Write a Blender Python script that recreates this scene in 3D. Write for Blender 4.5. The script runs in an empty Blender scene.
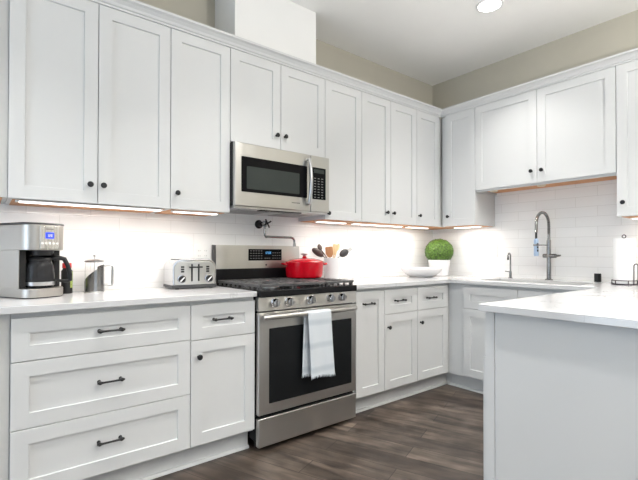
import bpy, bmesh, math, random
from mathutils import Vector, Matrix
random.seed(7)
PI = math.pi
S = bpy.context.scene
COL = S.collection

# ------------------------------------------------------------------ camera
cd = bpy.data.cameras.new('camera')
cam = bpy.data.objects.new('camera', cd); COL.objects.link(cam)
cd.sensor_fit = 'HORIZONTAL'; cd.sensor_width = 36.0
cd.lens = 422.724 / 638.0 * 36.0
cd.shift_y = 9.06 / 638.0
cd.clip_start = 0.02; cd.clip_end = 60
cam.matrix_world = (Matrix.Translation((-3.7131, -2.7369, 1.1295)) @ Matrix.Rotation(-0.6728, 4, 'Z')
                    @ Matrix.Rotation(PI/2 + 0.0104, 4, 'X') @ Matrix.Rotation(0.0011, 4, 'Z'))
S.camera = cam

# ------------------------------------------------------------------ world, daylight, exposure
S.view_settings.view_transform = 'Standard'
S.view_settings.look = 'None'
S.view_settings.gamma = 1.0
S.view_settings.exposure = 0.34
S.view_settings.use_curve_mapping = False
W = bpy.data.worlds.new('daylight'); S.world = W; W.use_nodes = True
W.node_tree.nodes['Background'].inputs[0].default_value = (0.75, 0.87, 1.0, 1)
W.node_tree.nodes['Background'].inputs[1].default_value = 1.0
CAN_POWER = 7.0
UPLIGHT_POWER = 108.0
LED_POWER = 3.0       # watts per metre of strip
CAN_COL = (1.0, 0.975, 0.935)
LED_COL = (1.0, 0.95, 0.89)

def area(name, loc, rot, sx, sy, power, col, spread=PI):
    l = bpy.data.lights.new(name, 'AREA'); l.shape = 'RECTANGLE'; l.size = sx; l.size_y = sy
    l.energy = power; l.color = col; l.spread = spread
    o = bpy.data.objects.new(name, l); COL.objects.link(o); o.location = loc; o.rotation_euler = rot
    return o
# daylight through the two windows of the room behind and to the left of the camera
area('window_daylight', (-6.02, -1.35, 1.2), (0, -PI/2-0.12, 0), 2.0, 1.2, 32, (0.66, 0.82, 1.0))
area('window_daylight', (-2.9, -6.02, 1.45), (PI/2+0.6, 0, 0), 3.2, 2.0, 6, (0.93, 0.96, 1.0))

# ------------------------------------------------------------------ materials
def mat(name, col, rough=0.5, metal=0.0, **kw):
    m = bpy.data.materials.new(name); m.use_nodes = True
    b = m.node_tree.nodes['Principled BSDF']
    b.inputs['Base Color'].default_value = (*col, 1)
    b.inputs['Roughness'].default_value = rough
    b.inputs['Metallic'].default_value = metal
    for k, v in kw.items(): b.inputs[k.replace('_', ' ')].default_value = v
    return m
def nd(m, t, **kw):
    n = m.node_tree.nodes.new(t)
    for k, v in kw.items(): setattr(n, k, v)
    return n
def lk(m, a, b): m.node_tree.links.new(a, b)
def bsdf(m): return m.node_tree.nodes['Principled BSDF']
def coords(m, scale=(1, 1, 1), rot=(0, 0, 0)):
    tc = nd(m, 'ShaderNodeTexCoord'); mp = nd(m, 'ShaderNodeMapping')
    mp.inputs['Scale'].default_value = scale; mp.inputs['Rotation'].default_value = rot
    lk(m, tc.outputs['Object'], mp.inputs['Vector'])
    return mp.outputs['Vector']
def bump(m, h, strength, dist=0.002):
    b = nd(m, 'ShaderNodeBump'); b.inputs['Strength'].default_value = strength; b.inputs['Distance'].default_value = dist
    lk(m, h, b.inputs['Height']); lk(m, b.outputs[0], bsdf(m).inputs['Normal'])
def noisy(m, col, amt=0.06, scale=(8, 8, 8), bmp=0.0, rough=None):
    n = nd(m, 'ShaderNodeTexNoise'); n.inputs['Scale'].default_value = 1.0; n.inputs['Detail'].default_value = 4
    lk(m, coords(m, scale), n.inputs['Vector'])
    r = nd(m, 'ShaderNodeValToRGB')
    r.color_ramp.elements[0].position = 0.3; r.color_ramp.elements[1].position = 0.7
    r.color_ramp.elements[0].color = (*[max(0, c*(1-amt)) for c in col], 1)
    r.color_ramp.elements[1].color = (*[min(1, c*(1+amt)) for c in col], 1)
    lk(m, n.outputs['Fac'], r.inputs['Fac']); lk(m, r.outputs['Color'], bsdf(m).inputs['Base Color'])
    if bmp: bump(m, n.outputs['Fac'], bmp)
    return m
def emat(name, col, strength):
    m = mat(name, tuple(c*0.12 for c in col) if strength < 2 else (0.8, 0.8, 0.8), 0.5)
    bsdf(m).inputs['Emission Color'].default_value = (*col, 1)
    bsdf(m).inputs['Emission Strength'].default_value = strength
    return m

M = {}
M['paint'] = noisy(mat('cabinet_paint', (0.61, 0.617, 0.618), 0.38), (0.61, 0.617, 0.618), 0.006, (3, 3, 3))
M['wall'] = noisy(mat('greige_wall_paint', (0.47, 0.445, 0.375), 0.85), (0.47, 0.445, 0.375), 0.02, (4, 4, 4))
M['chase'] = noisy(mat('white_wall_paint', (0.80, 0.80, 0.79), 0.8), (0.80, 0.80, 0.79), 0.01, (4, 4, 4))
M['ceiling'] = noisy(mat('ceiling_paint', (0.90, 0.895, 0.875), 0.9), (0.90, 0.895, 0.875), 0.01, (5, 5, 5))
M['black'] = noisy(mat('black_hardware', (0.012, 0.012, 0.013), 0.38, 0.3), (0.012, 0.012, 0.013), 0.1, (40, 40, 40))
M['black_gloss'] = noisy(mat('black_glass', (0.006, 0.006, 0.007), 0.05, Specular_IOR_Level=0.06), (0.006, 0.006, 0.007), 0.05, (5, 5, 5))
M['black_enamel'] = noisy(mat('black_enamel', (0.010, 0.010, 0.011), 0.25, Specular_IOR_Level=0.12), (0.012, 0.012, 0.013), 0.1, (20, 20, 20))
M['iron'] = noisy(mat('cast_iron', (0.085, 0.085, 0.087), 0.33), (0.085, 0.085, 0.087), 0.2, (90, 90, 90), 0.1)
M['dark_grey'] = noisy(mat('dark_grey_plastic', (0.05, 0.05, 0.052), 0.45), (0.05, 0.05, 0.052), 0.1, (30, 30, 30))
M['mid_grey'] = noisy(mat('grey_metal_mesh', (0.32, 0.32, 0.32), 0.5, 0.6), (0.32, 0.32, 0.32), 0.25, (300, 300, 300))
M['chrome'] = noisy(mat('chrome', (0.62, 0.62, 0.63), 0.12, 1.0), (0.62, 0.62, 0.63), 0.03, (5, 5, 5))
M['nickel'] = noisy(mat('brushed_nickel', (0.50, 0.50, 0.50), 0.28, 1.0), (0.50, 0.50, 0.50), 0.05, (30, 30, 200))
M['white_ceramic'] = noisy(mat('white_ceramic', (0.70, 0.70, 0.71), 0.2), (0.70, 0.70, 0.71), 0.01, (5, 5, 5))
M['white_plastic'] = noisy(mat('white_plastic', (0.82, 0.82, 0.81), 0.35), (0.82, 0.82, 0.81), 0.01, (5, 5, 5))
M['red'] = noisy(mat('red_enamel', (0.50, 0.002, 0.012), 0.14), (0.50, 0.002, 0.012), 0.08, (3, 3, 3))
M['red_plastic'] = noisy(mat('red_plastic', (0.6, 0.02, 0.02), 0.35), (0.6, 0.02, 0.02), 0.05, (9, 9, 9))
M['green_label'] = noisy(mat('green_yellow_label', (0.30, 0.38, 0.10), 0.5), (0.30, 0.38, 0.10), 0.4, (60, 60, 60))
M['paper'] = noisy(mat('paper_towel', (0.86, 0.86, 0.86), 0.9), (0.86, 0.86, 0.86), 0.015, (120, 120, 120), 0.25)
M['puck'] = noisy(mat('beige_plastic', (0.62, 0.54, 0.40), 0.5), (0.62, 0.54, 0.40), 0.03, (20, 20, 20))
M['rust_wire'] = noisy(mat('dark_bronze_wire', (0.05, 0.035, 0.045), 0.35, 0.7), (0.05, 0.035, 0.045), 0.15, (30, 30, 30))
M['blue_hose'] = noisy(mat('blue_grey_spray', (0.33, 0.43, 0.58), 0.3, 0.3), (0.33, 0.43, 0.58), 0.1, (30, 30, 30))
M['wood_under'] = noisy(mat('raw_plywood', (0.56, 0.27, 0.12), 0.6), (0.56, 0.27, 0.12), 0.18, (3, 40, 40))
M['beech'] = noisy(mat('beech_wood', (0.72, 0.52, 0.30), 0.55), (0.72, 0.52, 0.30), 0.12, (60, 60, 6))
M['cherry'] = noisy(mat('reddish_wood', (0.50, 0.24, 0.11), 0.5), (0.50, 0.24, 0.11), 0.15, (60, 60, 6))
M['brown_nylon'] = noisy(mat('dark_brown_nylon', (0.06, 0.035, 0.03), 0.4), (0.06, 0.035, 0.03), 0.1, (30, 30, 30))
M['lcd'] = emat('blue_lcd', (0.02, 0.06, 1.0), 1.3)
M['digits'] = emat('cyan_digits', (0.15, 0.5, 1.0), 1.2)
M['lens'] = emat('lamp_lens', CAN_COL, 14)
M['led'] = emat('led_diffuser', LED_COL, 2.2)
M['glyph'] = mat('grey_print', (0.22, 0.22, 0.22), 0.5)
M['dark_print'] = mat('dark_print', (0.12, 0.12, 0.12), 0.5)
g = mat('clear_glass', (1, 1, 1), 0.02); bsdf(g).inputs['Transmission Weight'].default_value = 1.0; bsdf(g).inputs['IOR'].default_value = 1.3
M['glass'] = g
g = mat('smoked_glass', (0.22, 0.22, 0.23), 0.04); bsdf(g).inputs['Transmission Weight'].default_value = 0.9; bsdf(g).inputs['IOR'].default_value = 1.2
M['carafe_glass'] = g
g = mat('oven_window', (0.008, 0.009, 0.010), 0.04, Specular_IOR_Level=0.2); M['oven_glass'] = noisy(g, (0.010, 0.011, 0.012), 0.05, (5, 5, 5))
g = mat('microwave_window', (0.035, 0.042, 0.040), 0.08, Specular_IOR_Level=0.15); M['mw_glass'] = noisy(g, (0.035, 0.042, 0.040), 0.15, (500, 500, 500))

def steel(name, col, rough, axis=0):
    m = mat(name, col, rough, 1.0)
    sc = [220, 220, 220]; sc[axis] = 3
    n = nd(m, 'ShaderNodeTexNoise'); n.inputs['Scale'].default_value = 1; n.inputs['Detail'].default_value = 3
    lk(m, coords(m, tuple(sc)), n.inputs['Vector'])
    r = nd(m, 'ShaderNodeMapRange'); r.inputs[3].default_value = rough-0.05; r.inputs[4].default_value = rough+0.08
    lk(m, n.outputs['Fac'], r.inputs[0]); lk(m, r.outputs[0], bsdf(m).inputs['Roughness'])
    wv = nd(m, 'ShaderNodeTexNoise'); wv.inputs['Scale'].default_value = 1; wv.inputs['Detail'].default_value = 1
    lk(m, coords(m, (7, 7, 1.2)), wv.inputs['Vector'])
    b1 = nd(m, 'ShaderNodeBump'); b1.inputs['Strength'].default_value = 1.0; b1.inputs['Distance'].default_value = 0.012; lk(m, wv.outputs['Fac'], b1.inputs['Height'])
    b2 = nd(m, 'ShaderNodeBump'); b2.inputs['Strength'].default_value = 0.025; b2.inputs['Distance'].default_value = 0.0004
    lk(m, n.outputs['Fac'], b2.inputs['Height']); lk(m, b1.outputs[0], b2.inputs['Normal']); lk(m, b2.outputs[0], bsdf(m).inputs['Normal'])
    bsdf(m).inputs['Anisotropic'].default_value = 0.7; bsdf(m).inputs['Anisotropic Rotation'].default_value = 0.25 if axis == 0 else 0.0
    return m
M['steel'] = steel('brushed_stainless', (0.54, 0.53, 0.51), 0.30, 0)
M['steel_v'] = steel('brushed_stainless_upright', (0.66, 0.645, 0.62), 0.26, 2)
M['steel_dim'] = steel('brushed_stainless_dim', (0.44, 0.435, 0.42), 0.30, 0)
M['faucet'] = noisy(mat('dark_brushed_nickel', (0.27, 0.27, 0.27), 0.25, 1.0), (0.27, 0.27, 0.27), 0.05, (30, 30, 200))
M['steel_side'] = steel('satin_steel', (0.52, 0.49, 0.455), 0.36, 2)

# white quartz with a few grey veins
q = M['quartz'] = mat('white_quartz', (0.82, 0.82, 0.82), 0.12)
v = coords(q)
n1 = nd(q, 'ShaderNodeTexNoise'); n1.inputs['Scale'].default_value = 1.15; n1.inputs['Detail'].default_value = 6; n1.inputs['Distortion'].default_value = 1.2
lk(q, v, n1.inputs['Vector'])
r1 = nd(q, 'ShaderNodeValToRGB'); e = r1.color_ramp.elements
e[0].position = 0.494; e[0].color = (0, 0, 0, 1); e[1].position = 0.506; e[1].color = (0, 0, 0, 1)
k = r1.color_ramp.elements.new(0.5); k.color = (1, 1, 1, 1)
lk(q, n1.outputs['Fac'], r1.inputs['Fac'])
n2 = nd(q, 'ShaderNodeTexNoise'); n2.inputs['Scale'].default_value = 2.6; lk(q, v, n2.inputs['Vector'])
mm = nd(q, 'ShaderNodeMath', operation='MULTIPLY'); lk(q, r1.outputs['Color'], mm.inputs[0]); lk(q, n2.outputs['Fac'], mm.inputs[1])
mx = nd(q, 'ShaderNodeMixRGB'); mx.inputs[1].default_value = (0.60, 0.603, 0.612, 1); mx.inputs[2].default_value = (0.34, 0.34, 0.35, 1)
lk(q, mm.outputs[0], mx.inputs[0]); lk(q, mx.outputs[0], bsdf(q).inputs['Base Color'])

# glossy 3x12 subway tile in a half bond
def tile(name, ax):
    m = mat(name, (0.84, 0.84, 0.83), 0.12)
    tc = nd(m, 'ShaderNodeTexCoord'); sp = nd(m, 'ShaderNodeSeparateXYZ'); cb = nd(m, 'ShaderNodeCombineXYZ')
    lk(m, tc.outputs['Object'], sp.inputs[0]); lk(m, sp.outputs[ax], cb.inputs[0]); lk(m, sp.outputs[2], cb.inputs[1])
    off = nd(m, 'ShaderNodeVectorMath', operation='ADD'); off.inputs[1].default_value = (10, 10 - 0.914 % 0.079, 0)
    lk(m, cb.outputs[0], off.inputs[0])
    b = nd(m, 'ShaderNodeTexBrick'); b.offset = 0.5
    b.inputs['Scale'].default_value = 1.0; b.inputs['Brick Width'].default_value = 0.308; b.inputs['Row Height'].default_value = 0.079
    b.inputs['Mortar Size'].default_value = 0.0016; b.inputs['Mortar Smooth'].default_value = 0.35; b.inputs['Bias'].default_value = -0.2
    b.inputs['Color1'].default_value = (0.88, 0.88, 0.875, 1); b.inputs['Color2'].default_value = (0.85, 0.85, 0.845, 1)
    b.inputs['Mortar'].default_value = (0.72, 0.715, 0.70, 1)
    lk(m, off.outputs[0], b.inputs['Vector']); lk(m, b.outputs['Color'], bsdf(m).inputs['Base Color'])
    inv = nd(m, 'ShaderNodeMath', operation='SUBTRACT'); inv.inputs[0].default_value = 1.0; lk(m, b.outputs['Fac'], inv.inputs[1])
    wv = nd(m, 'ShaderNodeTexNoise'); wv.inputs['Scale'].default_value = 9; lk(m, off.outputs[0], wv.inputs['Vector'])
    ad = nd(m, 'ShaderNodeMath', operation='ADD'); lk(m, inv.outputs[0], ad.inputs[0]); lk(m, wv.outputs['Fac'], ad.inputs[1])
    bump(m, ad.outputs[0], 0.35, 0.002)
    return m
M['tile_x'] = tile('subway_tile_long_wall', 0)
M['tile_y'] = tile('subway_tile_short_wall', 1)

# dark brown wood planks laid at an angle to the cabinets
f = M['floor'] = mat('dark_wood_planks', (0.1, 0.07, 0.05), 0.38)
vf = coords(f, (1, 1, 1), (0, 0, -math.radians(111.5)))
b = nd(f, 'ShaderNodeTexBrick'); b.offset = 0.37; b.offset_frequency = 2
b.inputs['Scale'].default_value = 1; b.inputs['Brick Width'].default_value = 1.15; b.inputs['Row Height'].default_value = 0.145
b.inputs['Mortar Size'].default_value = 0.0022; b.inputs['Mortar Smooth'].default_value = 0.2
b.inputs['Color1'].default_value = (0.058, 0.044, 0.036, 1); b.inputs['Color2'].default_value = (0.135, 0.108, 0.088, 1); b.inputs['Mortar'].default_value = (0.018, 0.012, 0.01, 1)
lk(f, vf, b.inputs['Vector'])
st = nd(f, 'ShaderNodeMapping'); st.inputs['Scale'].default_value = (3.0, 20, 1); lk(f, vf, st.inputs['Vector'])
n = nd(f, 'ShaderNodeTexNoise'); n.inputs['Scale'].default_value = 1; n.inputs['Detail'].default_value = 7; n.inputs['Distortion'].default_value = 0.6
lk(f, st.outputs[0], n.inputs['Vector'])
n3 = nd(f, 'ShaderNodeTexNoise'); n3.inputs['Scale'].default_value = 5.0; n3.inputs['Detail'].default_value = 3; lk(f, vf, n3.inputs['Vector'])
r = nd(f, 'ShaderNodeValToRGB'); r.color_ramp.elements[0].position = 0.3; r.color_ramp.elements[0].color = (0.38, 0.36, 0.35, 1)
r.color_ramp.elements[1].position = 0.72; r.color_ramp.elements[1].color = (1.65, 1.62, 1.58, 1)
lk(f, n.outputs['Fac'], r.inputs['Fac'])
r3 = nd(f, 'ShaderNodeValToRGB'); r3.color_ramp.elements[0].position = 0.35; r3.color_ramp.elements[0].color = (0.62, 0.60, 0.58, 1)
r3.color_ramp.elements[1].position = 0.7; r3.color_ramp.elements[1].color = (1.25, 1.25, 1.25, 1)
lk(f, n3.outputs['Fac'], r3.inputs['Fac'])
m1 = nd(f, 'ShaderNodeMixRGB', blend_type='MULTIPLY'); m1.inputs[0].default_value = 1; lk(f, b.outputs['Color'], m1.inputs[1]); lk(f, r.outputs['Color'], m1.inputs[2])
m2 = nd(f, 'ShaderNodeMixRGB', blend_type='MULTIPLY'); m2.inputs[0].default_value = 1; lk(f, m1.outputs[0], m2.inputs[1]); lk(f, r3.outputs['Color'], m2.inputs[2])
lk(f, m2.outputs[0], bsdf(f).inputs['Base Color'])
bump(f, n.outputs['Fac'], 0.25, 0.002)

# pale blue-white woven towel with faint bands
t = M['towel'] = mat('woven_cotton', (0.74, 0.78, 0.82), 0.95)
w = nd(t, 'ShaderNodeTexWave', wave_type='BANDS', bands_direction='Z'); w.inputs['Scale'].default_value = 2.2; w.inputs['Distortion'].default_value = 0.6
lk(t, coords(t), w.inputs['Vector'])
r = nd(t, 'ShaderNodeValToRGB'); r.color_ramp.elements[0].position = 0.0; r.color_ramp.elements[0].color = (0.50, 0.55, 0.60, 1)
r.color_ramp.elements[1].position = 0.25; r.color_ramp.elements[1].color = (0.62, 0.66, 0.70, 1)
lk(t, w.outputs['Fac'], r.inputs['Fac']); lk(t, r.outputs['Color'], bsdf(t).inputs['Base Color'])
nn = nd(t, 'ShaderNodeTexNoise'); nn.inputs['Scale'].default_value = 350; lk(t, coords(t), nn.inputs['Vector']); bump(t, nn.outputs['Fac'], 0.5, 0.002)
lf = M['leaf'] = noisy(mat('boxwood_leaf', (0.085, 0.17, 0.022), 0.5), (0.085, 0.17, 0.022), 0.8, (70, 70, 70))

# ------------------------------------------------------------------ mesh helpers
def new(): return bmesh.new()
def box(bm, x0, x1, y0, y1, z0, z1, bev=0.0, seg=2):
    b2 = bmesh.new()
    bmesh.ops.create_cube(b2, size=1.0)
    bmesh.ops.scale(b2, vec=(x1-x0, y1-y0, z1-z0), verts=b2.verts)
    bmesh.ops.translate(b2, vec=((x0+x1)/2, (y0+y1)/2, (z0+z1)/2), verts=b2.verts)
    if bev: bmesh.ops.bevel(b2, geom=b2.edges[:], offset=bev, segments=seg, affect='EDGES', profile=0.5)
    merge(bm, b2); return bm
def merge(bm, b2, mtx=None):
    if mtx is not None: b2.transform(mtx)
    me = bpy.data.meshes.new('tmp'); b2.to_mesh(me); b2.free(); bm.from_mesh(me); bpy.data.meshes.remove(me)
def lathe(bm, prof, seg=40, mtx=None, cap=True):
    b2 = bmesh.new(); rings = []
    for r, z in prof:
        if r < 1e-6: rings.append([b2.verts.new((0, 0, z))])
        else: rings.append([b2.verts.new((r*math.cos(2*PI*i/seg), r*math.sin(2*PI*i/seg), z)) for i in range(seg)])
    for a, c in zip(rings, rings[1:]):
        for i in range(seg):
            j = (i+1) % seg
            if len(a) == 1 and len(c) == 1: continue
            if len(a) == 1: b2.faces.new((a[0], c[i], c[j]))
            elif len(c) == 1: b2.faces.new((a[i], a[j], c[0]))
            else: b2.faces.new((a[i], a[j], c[j], c[i]))
    if cap:
        if len(rings[0]) > 1: b2.faces.new(rings[0][::-1])
        if len(rings[-1]) > 1: b2.faces.new(rings[-1])
    bmesh.ops.recalc_face_normals(b2, faces=b2.faces[:])
    merge(bm, b2, mtx); return bm
def tube(bm, pts, r, seg=10, closed=False):
    pts = [Vector(p) for p in pts]; n = len(pts); b2 = bmesh.new(); rings = []
    up = None
    for i, p in enumerate(pts):
        if closed: t = (pts[(i+1) % n]-pts[i-1]).normalized()
        elif i == 0: t = (pts[1]-p).normalized()
        elif i == n-1: t = (p-pts[-2]).normalized()
        else: t = (pts[i+1]-pts[i-1]).normalized()
        if up is None:
            up = Vector((0, 0, 1)) if abs(t.z) < 0.9 else Vector((1, 0, 0))
        s = t.cross(up).normalized(); up = s.cross(t).normalized()
        rr = r[i] if isinstance(r, (list, tuple)) else r
        rings.append([b2.verts.new(p + rr*(math.cos(2*PI*k/seg)*s + math.sin(2*PI*k/seg)*up)) for k in range(seg)])
    prs = list(zip(rings, rings[1:])) + ([(rings[-1], rings[0])] if closed else [])
    for a, c in prs:
        for k in range(seg):
            b2.faces.new((a[k], a[(k+1) % seg], c[(k+1) % seg], c[k]))
    if not closed:
        b2.faces.new(rings[0][::-1]); b2.faces.new(rings[-1])
    bmesh.ops.recalc_face_normals(b2, faces=b2.faces[:])
    merge(bm, b2); return bm
def prism(bm, poly, a0, a1, axis='y', bev=0.0, mtx=None):
    """poly: list of 2-D points; extruded along axis. axis y: (x,z); x: (y,z); z: (x,y)"""
    b2 = bmesh.new()
    def mk(p, a):
        return {'y': (p[0], a, p[1]), 'x': (a, p[0], p[1]), 'z': (p[0], p[1], a)}[axis]
    A = [b2.verts.new(mk(p, a0)) for p in poly]; B = [b2.verts.new(mk(p, a1)) for p in poly]
    n = len(poly)
    b2.faces.new(A); b2.faces.new(B[::-1])
    for i in range(n): b2.faces.new((A[i], B[i], B[(i+1) % n], A[(i+1) % n]))
    bmesh.ops.recalc_face_normals(b2, faces=b2.faces[:])
    if bev:
        es = [e for e in b2.edges if any(len(f.verts) == n and n > 4 for f in e.link_faces)] if n > 4 else b2.edges[:]
        bmesh.ops.bevel(b2, geom=es, offset=bev, segments=2, affect='EDGES', profile=0.5)
    merge(bm, b2, mtx); return bm
def arc(cx, cz, r, a0, a1, n=8):
    return [(cx+r*math.cos(math.radians(a0+(a1-a0)*i/n)), cz+r*math.sin(math.radians(a0+(a1-a0)*i/n))) for i in range(n+1)]
def rrect(x0, x1, z0, z1, r, n=5, rs=None):
    rs = rs or (r, r, r, r)      # bl, br, tr, tl
    out = []
    for (cx, cz, a, q) in ((x0, z0, 180, rs[0]), (x1, z0, 270, rs[1]), (x1, z1, 0, rs[2]), (x0, z1, 90, rs[3])):
        px = cx + (q if cx == x0 else -q); pz = cz + (q if cz == z0 else -q)
        out += arc(px, pz, q, a, a+90, n) if q > 1e-5 else [(cx, cz)]
    return out
def grid_slab(xs, ys, inside, z0, z1, bev=0.003):
    bm = bmesh.new(); V = {}
    def gv(i, j):
        if (i, j) not in V: V[(i, j)] = bm.verts.new((xs[i], ys[j], z1))
        return V[(i, j)]
    fs = []
    for i in range(len(xs)-1):
        for j in range(len(ys)-1):
            if inside((xs[i]+xs[i+1])/2, (ys[j]+ys[j+1])/2):
                fs.append(bm.faces.new((gv(i, j), gv(i+1, j), gv(i+1, j+1), gv(i, j+1))))
    ret = bmesh.ops.extrude_face_region(bm, geom=fs)
    vs = [g for g in ret['geom'] if isinstance(g, bmesh.types.BMVert)]
    bmesh.ops.translate(bm, vec=(0, 0, z0-z1), verts=vs)
    bmesh.ops.recalc_face_normals(bm, faces=bm.faces[:])
    es = [e for e in bm.edges if len(e.link_faces) == 2 and abs(e.calc_face_angle(0)) > 0.5 and abs(e.verts[0].co.z-e.verts[1].co.z) < 1e-6]
    if bev: bmesh.ops.bevel(bm, geom=es, offset=bev, segments=2, affect='EDGES', profile=0.5)
    return bm
def obj(name, bm, m, parent=None, loc=None, rot=None, sharp=38):
    me = bpy.data.meshes.new(name)
    bmesh.ops.remove_doubles(bm, verts=bm.verts[:], dist=1e-6)
    bm.to_mesh(me); bm.free()
    me.materials.append(m)
    for p in me.polygons: p.use_smooth = True
    me.set_sharp_from_angle(angle=math.radians(sharp))
    o = bpy.data.objects.new(name, me); COL.objects.link(o)
    wn = o.modifiers.new('weighted_normals', 'WEIGHTED_NORMAL'); wn.keep_sharp = True; wn.weight = 80
    if parent is not None: o.parent = parent
    if loc is not None: o.location = loc
    if rot is not None: o.rotation_euler = rot
    return o
def tag(o, label, cat, group=None):
    o['label'] = label; o['category'] = cat
    if group: o['group'] = group
    return o
def thing(name, label, cat, loc=(0, 0, 0), rz=0.0, group=None):
    o = bpy.data.objects.new(name, None); COL.objects.link(o)
    o.location = loc; o.rotation_euler = (0, 0, rz); o.empty_display_size = 0.05
    return tag(o, label, cat, group)
def struct(name, bm, m, parent=None, label=None):
    o = obj(name, bm, m, parent)
    if parent is None: o['kind'] = 'structure'
    if label: o['label'] = label
    return o
def bx(*a, **k): return box(new(), *a, **k)

# ------------------------------------------------------------------ the room
H = 2.903
XL, YF = -6.0, -6.0
struct('floor', bx(XL-0.15, 0.12, YF-0.15, 0.12, -0.08, 0.0), M['floor'])
struct('ceiling', bx(XL-0.15, 0.12, YF-0.15, 0.12, H, H+0.08), M['ceiling'])
struct('wall_back', bx(XL-0.12, 0.12, 0.0, 0.12, 0, H), M['wall'])
struct('wall_right', bx(0.0, 0.12, YF, 0.0, 0, H), M['wall'])
b = new()                                                   # wall with a window, left of the camera
for y0, y1, z0, z1 in ((YF, -2.0, 0, H), (-0.7, 0, 0, H), (-2.0, -0.7, 0, 0.1), (-2.0, -0.7, 2.3, H)): box(b, XL-0.12, XL, y0, y1, z0, z1)
struct('wall_left', b, M['wall'])
b = new()                                                   # wall with a window, behind the camera
for x0, x1, z0, z1 in ((XL, -4.6, 0, H), (-1.2, 0, 0, H), (-4.6, -1.2, 0, 0.4), (-4.6, -1.2, 2.5, H)): box(b, x0, x1, YF-0.12, YF, z0, z1)
struct('wall_front', b, M['wall'])
def window(name, horizontal, a0, a1, zl=0.4, zh=2.5):
    b = new()
    for s0, s1, z0, z1 in ((a0, a0+0.06, zl, zh), (a1-0.06, a1, zl, zh), (a0, a1, zl, zl+0.06), (a0, a1, zh-0.06, zh), ((a0+a1)/2-0.03, (a0+a1)/2+0.03, zl, zh)):
        if horizontal: box(b, s0, s1, YF-0.10, YF-0.03, z0, z1)
        else: box(b, XL-0.10, XL-0.03, s0, s1, z0, z1)
    w = struct(name, b, M['white_plastic'])
window('window_1', False, -2.0, -0.7, 0.1, 2.3)
window('window_2', True, -4.6, -1.2)

# boxed duct chase over the range cabinets
struct('wall_chase', bx(-2.46, -1.802, -0.30, 0.0, 2.412, H), M['chase'])
# backsplash tile on both walls
struct('trim_1', bx(-4.6, -0.008, -0.008, 0.0, 0.914, 1.83), M['tile_x'])
struct('trim_2', bx(-0.008, 0.0, -2.62, 0.0, 0.914, 1.70), M['tile_y'])

# ------------------------------------------------------------------ cabinet building blocks
T = 0.020          # door thickness
def shaker(w, h, rail=0.062, rec=0.009):
    """door lying in x 0..w, z 0..h, back at y=0, front at y=-T"""
    bm = new(); c = 0.0015
    def ring(x0, x1, z0, z1, y): return [bm.verts.new(p) for p in ((x0, y, z0), (x1, y, z0), (x1, y, z1), (x0, y, z1))]
    back = ring(0, w, 0, h, 0); side = ring(0, w, 0, h, -T+c); fr = ring(c, w-c, c, h-c, -T)
    i0 = ring(rail, w-rail, rail, h-rail, -T); i1 = ring(rail+0.0015, w-rail-0.0015, rail+0.0015, h-rail-0.0015, -T+rec)
    bm.faces.new(back[::-1])
    for a, d in ((back, side), (side, fr), (fr, i0), (i0, i1)):
        for k in range(4): bm.faces.new((a[k], a[(k+1) % 4], d[(k+1) % 4], d[k]))
    bm.faces.new(i1)
    bmesh.ops.recalc_face_normals(bm, faces=bm.faces[:])
    return bm
ROT_Y = Matrix.Rotation(PI/2, 4, 'X')      # +z -> -y
def knob_bm():
    return lathe(new(), [(0.0075, 0), (0.0075, 0.002), (0.005, 0.005), (0.005, 0.012), (0.010, 0.016), (0.0145, 0.021), (0.0145, 0.025), (0.011, 0.0285), (0, 0.0295)], 20, ROT_Y)
def pull_bm(L=0.115):
    b = new()
    for s in (-1, 1):
        lathe(b, [(0.0085, 0), (0.0085, 0.003), (0.0055, 0.007), (0.0055, 0.022), (0.0085, 0.027), (0.0085, 0.031), (0.005, 0.035), (0, 0.036)], 14, Matrix.Translation((s*(L/2-0.012), 0, 0)) @ ROT_Y)
    tube(b, [(-L/2, -0.027, 0), (-L/2+0.008, -0.0275, 0), (-L/2+0.025, -0.029, 0), (0, -0.0295, 0), (L/2-0.025, -0.029, 0), (L/2-0.008, -0.0275, 0), (L/2, -0.027, 0)],
         [0.004, 0.0075, 0.0048, 0.0044, 0.0048, 0.0075, 0.004], 12)
    return b
def front(kind, cab, x0, x1, z0, z1, yf, hw=None, rail=0.062):
    """a door or drawer front on face plane y=yf; hw = ('knob'|'pull', x, z) in the cabinet's frame"""
    d = obj(kind, shaker(x1-x0, z1-z0, rail), M['paint'], cab, (x0, yf, z0))
    if hw:
        t, hx, hz = hw
        rec = (x0+rail < hx < x1-rail) and (z0+rail < hz < z1-rail)
        y = -T + (0.009 if rec else 0) - 0.0002
        obj('knob' if t == 'knob' else 'handle', knob_bm() if t == 'knob' else pull_bm(), M['black'], d, (hx-x0, y, hz-z0))
    return d
G = 0.0016         # half gap between fronts
ZB, ZS, ZT = 0.131, 0.683, 0.862
FY = -0.602        # base cabinets: plane behind the doors
TOE = -0.545
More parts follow.
